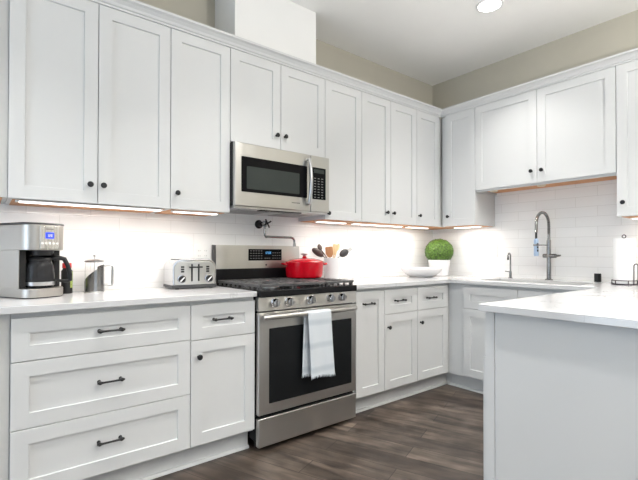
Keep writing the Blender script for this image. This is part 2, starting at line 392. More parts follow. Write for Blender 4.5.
def base(label, x, y, rz, w, fronts, hollow=False, toe0=0.0005):
    c = thing('base_cabinet', label, 'cabinet', (x, y, 0), rz, 'white shaker base cabinets')
    if hollow:                       # open box so that the sink can hang in it
        b = new()
        for q in ((0.0005, w-0.0005, FY, FY+0.019, 0.118, 0.8835), (0.0006, w-0.0006, -0.031, -0.0121, 0.1181, 0.8834), (0.0007, w-0.0007, FY+0.0002, -0.0122, 0.1182, 0.137),
                  (0.0008, 0.020, FY+0.0004, -0.0124, 0.1184, 0.8832), (w-0.020, w-0.0008, FY+0.0004, -0.0124, 0.1184, 0.8832)): box(b, *q)
    else: b = bx(0.0005, w-0.0005, FY, -0.012, 0.118, 0.8835, bev=0.0008)
    obj('body', b, M['paint'], c)
    b = bx(toe0, w-0.0005, TOE+0.006, -0.05, 0.0, 0.118)
    obj('toe_kick', b, M['paint'], c)
    b = prism(new(), [(TOE+0.0055, 0.0), (TOE-0.012, 0.0), (TOE-0.011, 0.008), (TOE-0.006, 0.015), (TOE+0.0055, 0.0165)], toe0, w-0.0005, 'x')
    obj('shoe_molding', b, M['paint'], c)
    for fr in fronts: front(fr[0], c, *fr[1:5], FY, *fr[5:])
    return c
def upper(label, x, y, rz, w, z0, doors, z1=2.409, body_d=0.325, rec=0.0):
    c = thing('upper_cabinet', label, 'cabinet', (x, y, z0), rz, 'white shaker upper cabinets')
    b = bx(0.0005, w-0.0005, -body_d, -0.0095, rec, z1-z0, bev=0.0008)
    if rec:                          # bottom panel set up behind the front rail and the sides
        box(b, 0.0005, w-0.0005, -body_d, -body_d+0.019, 0.0, rec+0.001)
        for xx in (0.0006, w-0.0166): box(b, xx, xx+0.016, -body_d+0.0192, -0.0096, 0.0001, rec+0.0012)
    obj('body', b, M['paint'], c)
    u = obj('underside_panel', bx(0.018, w-0.018, -body_d+0.02, -0.012, rec-0.0035, rec-0.0002), M['wood_under'], c)
    u['label'] = 'bare orange wood underside'
    for d in doors: front('door', c, d[0], d[1], 0.0 if len(d) < 4 else d[3], z1-z0+0.001, -body_d, ('knob', d[2][0], d[2][1]-z0) if d[2] else None)
    return c

# ------------------------------------------------------------------ base cabinets
X0, X1, X2 = -3.621, -2.871, -2.493
w = X1-X0
base('wide white base cabinet of three stacked drawers, under the coffee maker', X0, 0, 0, w, [
    ('drawer', G, w-G, ZS+G, ZT, ('pull', 0.372, 0.777)),
    ('drawer', G, w-G, 0.405+G, ZS-G, ('pull', 0.372, 0.547)),
    ('drawer', G, w-G, ZB, 0.405-G, ('pull', 0.372, 0.274))])
w = X2-X1
base('narrow white base cabinet with one drawer over a door, left of the range', X1, 0, 0, w, [
    ('drawer', G, w-G, ZS+G-0.006, ZT, ('pull', 0.176, 0.777)),
    ('door', G, w-G, ZB, ZS-G-0.006, ('knob', 0.042, 0.592))])
base('white base cabinet cut off by the left edge of the photo', -4.55, 0, 0, 0.928, [('drawer', G, 0.885, ZS+G, ZT), ('door', G, 0.885, ZB, ZS-G)])
xa, xb, xc, xd = -1.722, -1.415, -1.040, -0.640
w = xb-xa
base('slim white pull-out base cabinet with one tall front, right of the range', xa, 0, 0, w, [('door', 0.02, w-G, ZB, ZT, ('pull', 0.137, 0.776))])
w = xc-xb
base('white base cabinet with drawer and door between slim pull-out and corner cabinet', xb, 0, 0, w, [
    ('drawer', G, w-G, ZS+G, ZT, ('pull', 0.168, 0.777)), ('door', G, w-G, ZB, ZS-G, ('knob', 0.036, 0.588))])
w = -0.003-xc
base('white corner base cabinet with drawer and door next to the sink run', xc, 0, 0, w, [
    ('drawer', G, xd-xc, ZS+G, ZT, ('pull', 0.175, 0.774)), ('door', G, xd-xc, ZB, ZS-G, ('knob', 0.036, 0.588))])
# sink run along the right wall (local x runs towards the camera)
ys = -0.6018
b0 = base('white sink base cabinet with false drawer fronts, facing the range', 0, ys, -PI/2, 1.15, [
    ('drawer_front', 0.1535, 0.6065-G, ZS+G, ZT), ('drawer_front', 0.6065+G, 1.0615, ZS+G, ZT),
    ('door', 0.1535, 0.6065-G, ZB, ZS-G, ('knob', 0.5615, 0.59)), ('door', 0.6065+G, 1.0615, ZB, ZS-G, ('knob', 0.6515, 0.59))], True)
# toe board piece that closes the inner corner between the two runs
b = bx(TOE+0.006, -0.05, -0.6015, -0.5395, 0.0, 0.1175)
prism(b, [(TOE+0.0055, 0.0), (TOE-0.012, 0.0), (TOE-0.011, 0.008), (TOE-0.006, 0.015), (TOE+0.0055, 0.0165)], -0.6015, -0.558, 'y')
struct('trim_3', b, M['paint'])
# peninsula
p = thing('peninsula_cabinet', 'plain white end of the peninsula in the right foreground', 'cabinet', (-2.02, -1.757, 0))
obj('body', bx(0.012, 2.005, -0.66, 0.0, 0.118, 0.8835, bev=0.0008), M['paint'], p)
obj('toe_kick', bx(0.012, 2.005, -0.66, -0.06, 0.0, 0.118), M['paint'], p)
obj('end_panel', bx(0.004, 0.012, -0.68, -0.043, 0.0, 0.8835, bev=0.0008), M['paint'], p)
obj('corner_post', bx(0.0, 0.0118, -0.042, 0.0, 0.0, 0.8835, bev=0.0012), M['paint'], p)
d = obj('door', shaker(0.60, 0.55), M['paint'], p, (0.62, 0.0002, ZB), (0, 0, PI))

# ------------------------------------------------------------------ countertops
CT0, CT1 = 0.8845, 0.914
tag(obj('countertop', grid_slab([-4.55, -2.495], [-0.645, -0.0085], lambda x, y: True, CT0, CT1), M['quartz']),
    'white quartz countertop with grey veins left of the range', 'countertop')
SX0, SX1, SY0, SY1 = -0.535, -0.125, -1.585, -0.815     # sink opening
PX, PY = -2.049, -1.742
def inU(x, y):
    if SX0 < x < SX1 and SY0 < y < SY1: return False
    return y > -0.645 or x > -0.645 or y < PY
tag(obj('countertop', grid_slab([PX, -1.728, -0.645, SX0, SX1, -0.0085], [-2.47, PY, SY0, SY1, -0.645, -0.0085],
    lambda x, y: inU(x, y) and not (y > -0.645 and x < -1.728), CT0, CT1), M['quartz']),
    'white quartz countertop running from the range round the sink onto the peninsula', 'countertop')

# ------------------------------------------------------------------ upper cabinets
UB = 1.383
U = [-3.623, -3.253, -2.883, -2.513, -2.120, -1.751, -1.376, -1.038, -0.696, -0.366]
w = U[2]-U[0]
upper('tall white double upper cabinet over the coffee maker', U[0], 0, 0, w, UB, [
    (0.0, U[1]-U[0]-G, (U[1]-U[0]-0.037, 1.476)), (U[1]-U[0]+G, w-G, (U[1]-U[0]+0.024, 1.476))])
w = U[3]-U[2]
upper('tall white single upper cabinet over the toaster', U[2], 0, 0, w, UB, [(G, w-G, (0.036, 1.473))])
w = U[5]-U[3]
upper('short white double upper cabinet directly above the microwave', U[3], 0, 0, w, 1.829, [
    (G, U[4]-U[3]-0.018-G, (U[4]-U[3]-0.055, 1.920)), (U[4]-U[3]-0.018+G, w-G, (U[4]-U[3]+0.012, 1.922))])
w = U[6]-U[5]
upper('tall white single upper cabinet right of the microwave', U[5], 0, 0, w, UB, [(G, w-G, (0.024, 1.425))])
w = U[8]-U[6]
upper('tall white double upper cabinet near the corner on the range wall', U[6], 0, 0, w, UB, [
    (G, U[7]-U[6]-G, (U[7]-U[6]-0.056, 1.470)), (U[7]-U[6]+G, w-G, (U[7]-U[6]+0.024, 1.468))])
w = -0.003-U[8]
upper('tall white upper cabinet in the corner, its knob above the bowl', U[8], 0, 0, w, UB, [(G, U[9]-U[8], (0.026, 1.467))])
upper('white upper cabinet cut off by the left edge of the photo', -4.55, 0, 0, 0.926, UB+0.004, [(G, 0.89, None)])
# right wall
upper('narrow tall white upper cabinet in the corner on the sink wall', 0, -0.349, -PI/2, 0.349, UB, [(0.047, 0.3475, (0.082, 1.471))])
upper('shorter white double upper cabinet over the sink', 0, -0.699, -PI/2, 1.053, 1.667, [
    (0.002, 0.528-G, (0.489, 1.776), 0.016), (0.528+G, 1.051, (0.568, 1.774), 0.016)], rec=0.022)
upper('tall white upper cabinet above the paper towel roll', 0, -1.753, -PI/2, 0.62, UB, [(G, 0.309, (0.040, 1.475)), (0.312, 0.618, (0.58, 1.475))])

# crown moulding, one mitred run over all upper cabinets
prof = [(0.3255, 2.4105), (0.352, 2.4105), (0.352, 2.420), (0.360, 2.424), (0.366, 2.436), (0.380, 2.449), (0.390, 2.453), (0.396, 2.456), (0.396, 2.468), (0.3255, 2.468)]
bm = new()
rings = [[bm.verts.new((-4.55, -o, z)) for o, z in prof], [bm.verts.new((-o, -o, z)) for o, z in prof], [bm.verts.new((-o, -2.37, z)) for o, z in prof]]
for a, c in zip(rings, rings[1:]):
    for i in range(len(prof)): bm.faces.new((a[i], a[(i+1) % len(prof)], c[(i+1) % len(prof)], c[i]))
bm.faces.new(rings[0]); bm.faces.new(rings[-1][::-1]); bmesh.ops.recalc_face_normals(bm, faces=bm.faces[:])
tag(obj('crown_molding', bm, M['paint'], sharp=20), 'white crown molding along the tops of all upper cabinets', 'molding')

# ------------------------------------------------------------------ lights of the room, plus two added uplights
def led(label, x, y, rz, L, z, power, yb=-0.300):
    t = thing('under_cabinet_light', label, 'light', (x, y, z), rz, 'under-cabinet light bars')
    obj('housing', bx(0, L, yb, yb+0.038, -0.006, -0.0002, bev=0.001), M['white_plastic'], t)
    obj('diffuser', bx(0.004, L-0.004, yb+0.002, yb+0.036, -0.0115, -0.0062, bev=0.001), M['led'], t)
    for s, xx in ((0, -0.012), (1, L)):
        obj('connector', bx(xx+0.001, xx+0.011, yb+0.008, yb+0.030, -0.010, -0.0002, bev=0.001), M['white_plastic'], t)
    if power:
        l = area('led_glow', (L/2, yb+0.019, -0.0125), (0, 0, 0), L-0.02, 0.03, power*L, LED_COL)
        l.parent = t
    return t
zu = UB-0.0036
led('light bar under the double cabinet over the coffee maker', U[0]+0.04, 0, 0, 0.66, zu, LED_POWER*1.3, -0.322)
led('light bar under the single cabinet over the toaster', U[2]+0.04, 0, 0, 0.27, zu, LED_POWER*1.2, -0.300)
led('light bar under the single cabinet right of the microwave', U[5]+0.04, 0, 0, 0.29, zu, LED_POWER*0.85, -0.215)
led('light bar under the double cabinet near the corner', U[6]+0.04, 0, 0, 0.60, zu, LED_POWER*0.85, -0.215)
led('light bar under the corner cabinet above the bowl', U[8]+0.04, 0, 0, 0.30, zu, LED_POWER*1.6, -0.215)
led('short light bar under the narrow cabinet on the sink wall', 0, -0.40, -PI/2, 0.26, zu, LED_POWER*1.6, -0.215)
for k, (lab, yy) in enumerate((('small beige puck light near the left end under the sink cabinet', -0.83), ('small beige puck light mid underside of the sink cabinet', -1.225))):
    t = thing('puck_light', lab, 'light', (-0.265, yy, 1.6852), 0, 'puck lights under the sink cabinet')
    obj('housing', lathe(new(), [(0, -0.024), (0.026, -0.024), (0.031, -0.020), (0.031, -0.0002), (0, -0.0002)], 28, cap=False), M['puck'], t)
led('light bar under the cabinet above the paper towels', 0, -1.80, -PI/2, 0.5, zu, LED_POWER*0.8, -0.2)

def can(label, x, y, power):
    t = thing('recessed_ceiling_light', label, 'light', (x, y, H), 0, 'recessed ceiling lights')
    obj('trim_ring', lathe(new(), [(0.076, -0.005), (0.090, -0.006), (0.094, -0.003), (0.094, 0.0), (0.076, 0.0), (0.076, -0.005)], 40, cap=False), M['white_plastic'], t)
    obj('lens', lathe(new(), [(0, -0.0045), (0.0755, -0.0045), (0.0755, -0.0005), (0, -0.0005)], 40, cap=False), M['lens'], t)
    l = area('can_glow', (0, 0, -0.008), (0, 0, 0), 0.11, 0.11, power, CAN_COL, math.radians(95)); l.data.shape = 'DISK'; l.parent = t
can('round recessed ceiling light near the sink corner', -0.895, -1.150, CAN_POWER)
can('recessed ceiling light above the range aisle', -2.45, -1.165, CAN_POWER)
can('recessed ceiling light above the left counter aisle', -3.95, -1.165, CAN_POWER)
can('recessed ceiling light above the peninsula', -0.94, -2.9, CAN_POWER)
can('recessed ceiling light behind the camera', -2.45, -2.9, CAN_POWER)
def added_uplight(label, x, y, k):  # unseen standing lamp, added only to brighten the ceiling
    t = thing('fill_uplight', label, 'lamp', (x, y, 0), 0, 'added uplights out of view')
    obj('base', lathe(new(), [(0.14, 0), (0.14, 0.012), (0.03, 0.025), (0, 0.025)], 36), M['black'], t)
    obj('pole', lathe(new(), [(0.012, 0.024), (0.012, 1.78), (0, 1.78)], 16), M['black'], t)
    obj('lamp_shade', lathe(new(), [(0.03, 1.77), (0.10, 1.80), (0.17, 1.87), (0.175, 1.87), (0.105, 1.79), (0.03, 1.76)], 40), M['black'], t)
    l = area('uplight_glow', (0, 0, 1.865), (PI, 0, 0), 0.26, 0.26, UPLIGHT_POWER*k, CAN_COL); l.data.shape = 'DISK'; l.parent = t
added_uplight('added uplight out of view behind the peninsula', -1.75, -3.9, 1.25)
added_uplight('added uplight out of view behind the camera', -4.3, -3.5, 0.2)
can('recessed ceiling light left of the camera', -3.95, -2.9, CAN_POWER)

# ------------------------------------------------------------------ range
RX0, RX1 = -2.4885, -1.7325
rw = RX1-RX0
R = thing('gas_range', 'stainless steel gas range between white base cabinets', 'range', (RX0, 0, 0))
obj('body', bx(0.002, rw-0.002, -0.622, -0.012, 0.055, 0.872, bev=0.002), M['black_enamel'], R)
for sx in (0.05, rw-0.05):
    for sy in (-0.58, -0.07):
        obj('leg', lathe(new(), [(0.018, 0.0), (0.018, 0.008), (0.010, 0.012), (0.010, 0.056)], 16, Matrix.Translation((sx, sy, 0))), M['black'], R)
obj('kick_plate', bx(0.012, rw-0.012, -0.600, -0.585, 0.012, 0.058), M['black'], R)
# storage drawer
obj('storage_drawer', bx(0.0, rw, -0.656, -0.623, 0.028, 0.190, bev=0.006, seg=3), M['steel'], R)
# oven door
d = obj('oven_door', bx(0.0, rw, -0.656, -0.623, 0.208, 0.792, bev=0.006, seg=3), M['steel'], R)
b = prism(new(), rrect(0.068, rw-0.045, 0.268, 0.698, 0.004, 3), -0.6572, -0.6555, 'y')
obj('window', b, M['oven_glass'], d)['label'] = 'black glass oven window'
hz = 0.768
hb = new()
tube(hb, [(0.012, -0.690, hz), (0.03, -0.694, hz), (0.12, -0.700, hz), (rw/2, -0.703, hz), (rw-0.12, -0.700, hz), (rw-0.05, -0.694, hz), (rw-0.032, -0.690, hz)], [0.0125, 0.014, 0.014, 0.014, 0.014, 0.014, 0.0125], 16)
for xx in (0.03, rw-0.05): box(hb, xx-0.010, xx+0.010, -0.692, -0.655, hz-0.012, hz+0.010, bev=0.003)
obj('handle', hb, M['steel'], d)
# control panel, slanted, with five knobs
b = prism(new(), [(-0.623, 0.800), (-0.656, 0.800), (-0.650, 0.877), (-0.623, 0.877)], 0.0, rw, 'x')
cp = obj('control_panel', b, M['steel'], R)
for kx in (0.108, 0.206, 0.367, 0.526, 0.624):
    kb = lathe(new(), [(0.029, -0.001), (0.029, 0.004), (0.0235, 0.006), (0.022, 0.028), (0.0195, 0.032), (0, 0.033)], 28, ROT_Y)
    k = obj('knob', kb, M['chrome'], cp, (kx, -0.6525, 0.845), (math.radians(4), 0, 0))
    obj('grip', bx(-0.0055, 0.0055, -0.041, -0.0325, -0.020, 0.020, bev=0.002), M['nickel'], k, None, (0, math.radians(random.choice((-4, 0, 6))), 0))
# cooktop
b = bx(0.001, rw-0.001, -0.668, -0.052, 0.8775, 0.918, bev=0.008, seg=3)
obj('cooktop', b, M['black_enamel'], R)
for cx, cy, r in ((0.17, -0.50, 0.05), (0.17, -0.22, 0.04), (rw-0.17, -0.50, 0.045), (rw-0.17, -0.22, 0.036), (rw/2, -0.36, 0.045)):
    k = obj('burner', lathe(new(), [(r*1.2, 0.0), (r*1.2, 0.004), (r, 0.008), (r, 0.012)], 28), M['nickel'], R, (cx, cy, 0.9178))
    obj('burner_cap', lathe(new(), [(r*0.9, 0.012), (r*0.95, 0.014), (r*0.9, 0.019), (0, 0.020)], 28), M['iron'], k)
def grate(x0, x1, nbars):
    b = new(); y0, y1 = -0.645, -0.095; z0, z1 = 0.934, 0.950; t = 0.0065
    for xx in (x0+t, x1-t): box(b, xx-t, xx+t, y0, y1, z0, z1, bev=0.002)
    for yy in (y0+t, y1-t, (y0+y1)/2): box(b, x0+0.002, x1-0.002, yy-t, yy+t, z0+0.0005, z1-0.0005, bev=0.002)
    for cy in (-0.50, -0.22):
        cx = (x0+x1)/2
        for a in range(4):
            dx, dy = math.cos(a*PI/2), math.sin(a*PI/2)
            L = (x1-x0)/2 if a % 2 == 0 else 0.135
            box(b, min(cx+dx*0.03, cx+dx*(L-0.004))-0.0045*abs(dy), max(cx+dx*0.03, cx+dx*(L-0.004))+0.0045*abs(dy),
                min(cy+dy*0.03, cy+dy*L)-0.0045*abs(dx), max(cy+dy*0.03, cy+dy*L)+0.0045*abs(dx), z0+0.001, z1-0.001, bev=0.0015)
    # sloped teeth on the outer long sides
    for i in range(nbars):
        yy = y0+0.03+(y1-y0-0.06)*i/(nbars-1)
        for xx, sg in ((x0, 1), (x1, -1)):
            box(b, min(xx, xx+sg*0.011), max(xx, xx+sg*0.011), yy-0.007, yy+0.007, 0.9182, z0+0.002, bev=0.001)
            box(b, min(xx, xx+sg*0.07), max(xx, xx+sg*0.07), yy-0.0065, yy+0.0065, z0+0.001, z1-0.0012, bev=0.0015)
    for xx in (x0+0.07, x1-0.07): box(b, xx-0.005, xx+0.005, y0+0.002, y1-0.002, z0+0.001, z1-0.0008, bev=0.002)
    for xx in (x0+0.012, x1-0.012):
        for yy in (y0+0.012, y1-0.012): box(b, xx-0.007, xx+0.007, yy-0.007, yy+0.007, 0.9175, z0+0.002)
    return b
for i in range(3):
    gx0 = 0.012+i*(rw-0.024)/3
    obj('grate', grate(gx0+0.001, gx0+(rw-0.024)/3-0.001, 9), M['iron'], R)
# backguard
obj('backguard_base', bx(0.004, rw-0.016, -0.050, -0.012, 0.872, 1.022, bev=0.003), M['black_enamel'], R)
b = prism(new(), rrect(0.018, rw-0.032, 1.016, 1.188, 0.012, 4), -0.045, -0.013, 'y', bev=0.004)
bg = obj('backguard', b, M['steel'], R)
obj('end_cap', prism(new(), [(-0.047, 1.016), (-0.051, 1.10), (-0.047, 1.186), (-0.02, 1.189), (-0.014, 1.016)], 0.002, 0.022, 'x', bev=0.003), M['dark_grey'], bg)
dp = obj('display', bx(0.238, 0.522, -0.0465, -0.0445, 1.077, 1.161, bev=0.0006), M['black_gloss'], bg, (0.034, 0, 0))
b = new()
for i in range(5):
    for j in range(4):
        xx = 0.252+i*0.022; zz = 1.092+j*0.018
        box(b, xx, xx+0.012, -0.0472, -0.0464, zz, zz+0.004)
for i in range(4):
    for j in range(3):
        xx = 0.440+i*0.020; zz = 1.092+j*0.020
        box(b, xx, xx+0.010, -0.0472, -0.0464, zz, zz+0.004)
for i in range(3): box(b, 0.372+i*0.018, 0.384+i*0.018, -0.0472, -0.0464, 1.092, 1.096)
obj('key_markings', b, M['glyph'], dp)
b = new()                     # a lit clock, 12:00
def seg7(b, x, z, segs, w=0.008, h=0.016, y0=-0.0473, y1=-0.0464):
    q = 0.0018
    P = {'a': (0, w, h-q, h), 'd': (0, w, 0, q), 'g': (0, w, h/2-q/2, h/2+q/2), 'f': (0, q, h/2, h), 'e': (0, q, 0, h/2), 'b': (w-q, w, h/2, h), 'c': (w-q, w, 0, h/2)}
    for s in segs: box(b, x+P[s][0], x+P[s][1], y0, y1, z+P[s][2], z+P[s][3])
for i, s in enumerate(('bc', 'abged', 'abcdef', 'abcdef')): seg7(b, 0.376+i*0.0125+(0.004 if i > 1 else 0), 1.126, s)
obj('clock_digits', b, M['digits'], dp)
obj('power_button', lathe(new(), [(0.007, 0), (0.007, 0.003), (0, 0.0035)], 20, ROT_Y), M['dark_grey'], bg, (0.420, -0.0448, 1.045))

# towel over the oven handle
def cloth(x0b, x0t, x1b, x1t, yb, yt, zb, zt, nx=22, nz=40, amp=0.004, sgn=-1, ph=0.0):
    pass
bm = new(); rows = []
NX = 26
hx0, hx1 = 0.302+RX0, 0.482+RX0
path = []
for i in range(23): path.append(('f', i/22.0))        # front, hem to top
for i in range(1, 8): path.append(('o', i/8.0))       # over the bar
for i in range(23): path.append(('b', i/22.0))        # back, top to hem
for kind, s in path:
    row = []
    for j in range(NX+1):
        u = j/NX
        if kind == 'f':
            z = 0.385+(hz-0.385)*s + 0.006*math.sin(5*u)*(1-s)
            x = hx0 + (0.178+0.006*(1-s))*u + 0.022*(1-s)
            y = -0.703-0.0165 - 0.004*math.sin(u*9+s*2)*(1-s) - 0.003*(1-s)
        elif kind == 'o':
            a = PI*s; z = hz+0.0165*math.sin(a); y = -0.7015-0.0165*math.cos(a); x = hx0 + 0.178*u - 0.006*s
        else:
            z = hz+(0.395-hz)*s + 0.005*math.sin(6*u)*s
            x = hx0 - 0.006 + 0.178*u - 0.014*s
            y = -0.7015+0.0165 + 0.004*math.sin(u*8)*s
        row.append(bm.verts.new((x, y, z)))
    rows.append(row)
for a, c in zip(rows, rows[1:]):
    for j in range(NX): bm.faces.new((a[j], a[j+1], c[j+1], c[j]))
bmesh.ops.recalc_face_normals(bm, faces=bm.faces[:])
bmesh.ops.solidify(bm, geom=bm.faces[:], thickness=0.003)
tw = thing('dish_towel', 'pale blue-white fringed towel hanging over the oven door handle', 'towel', (0, 0, 0))
obj('cloth', bm, M['towel'], tw, sharp=80)
for side in (0, 1):
    b = new()
    for j in range(36):
        u = (j+0.5)/36
        if side == 0: x = hx0+0.184*u+0.022; y = -0.724; z = 0.386+0.006*math.sin(5*u)
        else: x = hx0-0.02+0.178*u; y = -0.684; z = 0.396
        dx = random.uniform(-0.003, 0.003)
        tube(b, [(x, y, z+0.003), (x+dx, y-0.001, z-0.006), (x+dx*1.5, y, z-0.014-random.random()*0.004)], [0.0018, 0.0016, 0.0006], 5)
    obj('fringe', b, M['towel'], tw)

# ------------------------------------------------------------------ microwave
MX0, MX1, MZ0, MZ1, MY = -2.512, -1.756, 1.422, 1.820, -0.402
mw = MX1-MX0
Wv = thing('microwave', 'stainless steel over-the-range microwave with black glass door', 'microwave', (MX0, 0, MZ0))
mh = MZ1-MZ0
obj('body', bx(0.0, mw, -0.372, -0.012, 0.004, mh, bev=0.002), M['black_enamel'], Wv)
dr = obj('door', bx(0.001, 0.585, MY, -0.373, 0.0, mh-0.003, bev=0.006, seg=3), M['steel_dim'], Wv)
obj('window', prism(new(), rrect(0.046, 0.553, 0.090, 0.310, 0.006, 3), MY-0.0015, MY+0.001, 'y'), M['black_gloss'], dr)
obj('window_screen', prism(new(), rrect(0.083, 0.487, 0.110, 0.252, 0.006, 3), MY-0.0022, MY-0.0012, 'y'), M['mw_glass'], dr)
hb = new()
pts = [(0.556, MY-0.003, 0.052), (0.556, MY-0.020, 0.060)] + [(0.556, MY-0.030-0.016*math.sin(PI*i/10), 0.075+(0.352-0.150)*i/10+0.0) for i in range(11)] + [(0.556, MY-0.020, 0.350-0.055+0.0), (0.556, MY-0.003, 0.303)]
pts = [(0.556, MY+0.001, 0.050)] + [(0.556, MY-0.044*math.sin(PI*(0.12+0.76*i/12))**0.6, 0.052+0.300*i/12) for i in range(13)] + [(0.556, MY+0.001, 0.354)]
tube(hb, pts, [0.010]+[0.0125]*13+[0.010], 14)
obj('handle', hb, M['nickel'], dr)
b = new()                      # a tiny illegible maker's mark below the window
for i in range(7): box(b, 0.425+i*0.010, 0.432+i*0.010, MY-0.0010, MY+0.001, 0.046, 0.053)
obj('emblem', b, M['dark_print'], dr)
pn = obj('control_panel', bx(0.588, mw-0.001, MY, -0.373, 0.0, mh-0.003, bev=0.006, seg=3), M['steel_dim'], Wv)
obj('keypad', prism(new(), rrect(0.600, mw-0.037, 0.088, 0.312, 0.005, 3), MY-0.0015, MY+0.001, 'y'), M['black_gloss'], pn)
obj('display', bx(0.612, mw-0.052, MY-0.0024, MY-0.0012, 0.272, 0.300), M['mw_glass'], pn)
b = new()
for j in range(8):
    for i in range(3):
        box(b, 0.614+i*0.032, 0.630+i*0.032, MY-0.0022, MY-0.0012, 0.100+j*0.019, 0.104+j*0.019)
obj('key_markings', b, M['glyph'], pn)
un = obj('underside', bx(0.006, mw-0.006, -0.385, -0.014, -0.012, 0.0036, bev=0.002), M['nickel'], Wv)
for xx in (0.08, 0.44): obj('grease_filter', bx(xx, xx+0.235, -0.30, -0.07, -0.0145, -0.0115), M['mid_grey'], un)
obj('vent_strip', bx(0.20, 0.52, -0.384, -0.330, -0.018, -0.0115, bev=0.001), M['black_enamel'], un)

# ------------------------------------------------------------------ pot filler on the wall above the range
pf = thing('pot_filler', 'chrome folding pot filler tap on the tile above the range', 'tap', (-2.112, -0.0085, 1.345))
obj('wall_flange', lathe(new(), [(0.032, 0), (0.032, 0.006), (0.020, 0.012), (0.016, 0.05), (0, 0.05)], 28, ROT_Y), M['black'], pf)
b = new(); tube(b, [(0, -0.045, 0), (0, -0.085, 0), (0.0, -0.088, -0.01), (0.0, -0.088, -0.075)], 0.010, 14)
lathe(b, [(0.016, -0.02), (0.016, 0.02), (0, 0.02)], 20, Matrix.Translation((0, -0.088, 0)))
obj('valve_body', b, M['faucet'], pf)
b = new(); tube(b, [(0, -0.10, 0), (0, -0.125, 0)], 0.007, 12)
for a in range(2):
    c, s_ = math.cos(a*PI/2+0.5)*0.034, math.sin(a*PI/2+0.5)*0.034
    tube(b, [(-c, -0.125, -s_), (c, -0.125, s_)], 0.0055, 10)
obj('cross_handle', b, M['black'], pf)
b = new()
tube(b, [(0.0, -0.088, -0.070), (0.001, -0.088, -0.085), (0.010, -0.088, -0.096), (0.025, -0.088, -0.094), (0.235, -0.088, -0.096), (0.252, -0.088, -0.102), (0.260, -0.088, -0.115), (0.262, -0.088, -0.145)], 0.0085, 14)
lathe(b, [(0.011, -0.163), (0.011, -0.140), (0.0085, -0.136)], 16, Matrix.Translation((0.262, -0.088, 0)))
obj('swing_arm', b, M['faucet'], pf)

# ------------------------------------------------------------------ outlets
def outlet(label, loc, rz, w, h, kinds):
    t = thing('wall_outlet', label, 'outlet', loc, rz, 'white wall plates')
    obj('plate', bx(-w/2, w/2, -0.006, 0, -h/2, h/2, bev=0.002), M['white_plastic'], t)
    n = len(kinds)
    for i, k in enumerate(kinds):
        cx = (i-(n-1)/2)*0.046
        o = obj('receptacle' if k == 'o' else 'rocker', bx(cx-0.0165, cx+0.0165, -0.0075, -0.0055, -0.033, 0.033, bev=0.001), M['white_plastic'], t)
        if k == 'o':
            b = new()
            for zz in (-0.017, 0.017):
                for xx in (-0.006, 0.006): box(b, cx+xx-0.001, cx+xx+0.001, -0.0078, -0.0073, zz-0.004, zz+0.004)
            obj('slots', b, M['dark_print'], o)
outlet('white double outlet plate on the tile behind the toaster', (-2.55, -0.0083, 1.130), 0, 0.128, 0.115, 'oo')
outlet('white switch plate on the tile between the plant and the sink', (-0.0083, -0.657, 1.158), -PI/2, 0.122, 0.118, 'ro')

# ------------------------------------------------------------------ coffee maker
def dshape(w, d, rf, rb=0.012, n=8):      # plan outline: flat back, rounded front corners (front is -y)
    out = []
    for (sx, sy, a, r) in ((-1, -1, 180, rf), (1, -1, 270, rf), (1, 1, 0, rb), (-1, 1, 90, rb)):
        out += arc(sx*(w/2-r), sy*(d/2-r), r, a, a+90, n)
    return out
cm = thing('coffee_maker', 'stainless drip coffee maker with blue screen at the left end of the counter', 'coffee maker', (-3.512, -0.2050, 0.914), math.radians(26))
w_, d_ = 0.196, 0.245
obj('base', prism(new(), dshape(w_, d_, 0.060), 0.004, 0.046, 'z', bev=0.003), M['steel_side'], cm)
obj('foot_ring', prism(new(), dshape(w_-0.01, d_-0.01, 0.056), 0.0, 0.0045, 'z'), M['black'], cm)
CY = -0.048                       # the carafe's place; the column wraps round it
hol = [(0.0695*math.cos(PI*i/16), CY+0.0695*math.sin(PI*i/16)) for i in range(17)]
obj('column', prism(new(), [(w_/2, -0.052)] + [(w_/2, d_/2), (-w_/2, d_/2), (-w_/2, -0.052)] + hol[::-1], 0.0465, 0.2295, 'z'), M['steel_side'], cm)
b = prism(new(), [(0.0693*math.cos(PI*i/16), CY+0.0693*math.sin(PI*i/16)) for i in range(17)] + [(0.0678*math.cos(PI*i/16), CY+0.0678*math.sin(PI*i/16)) for i in range(16, -1, -1)], 0.0466, 0.2294, 'z')
for sx in (-1, 1): box(b, min(sx*0.068, sx*(w_/2-0.003)), max(sx*0.068, sx*(w_/2-0.003)), -0.0545, -0.0522, 0.0466, 0.2294)
obj('cavity_lining', b, M['black'], cm)
hd = obj('brew_head', prism(new(), dshape(w_, d_, 0.060), 0.230, 0.352, 'z', bev=0.003), M['steel_side'], cm)
obj('lid', prism(new(), dshape(w_+0.006, d_+0.004, 0.062), 0.352, 0.362, 'z', bev=0.003), M['dark_grey'], cm)
pan = obj('control_face', bx(-0.046, 0.046, -d_/2-0.004, -d_/2+0.006, 0.236, 0.346, bev=0.002), M['steel_v'], hd)
obj('screen', bx(-0.020, 0.020, -d_/2-0.0052, -d_/2-0.003, 0.286, 0.316), M['lcd'], pan)
b = new()
for i, s in enumerate(('bc', 'abged', 'abcdef')): seg7(b, -0.013+i*0.009, 0.294, s, 0.006, 0.013, -d_/2-0.0056, -d_/2-0.0050)
obj('screen_digits', b, M['white_plastic'], pan)
for i in range(5): obj('button', lathe(new(), [(0.0055, 0), (0.0055, 0.003), (0, 0.004)], 14, ROT_Y), M['white_plastic'], pan, (-0.036+i*0.018, -d_/2-0.0035, 0.263))
b = new()
for i in range(8): box(b, -0.020+i*0.005, -0.0165+i*0.005, -d_/2-0.0046, -d_/2-0.0036, 0.330, 0.334)
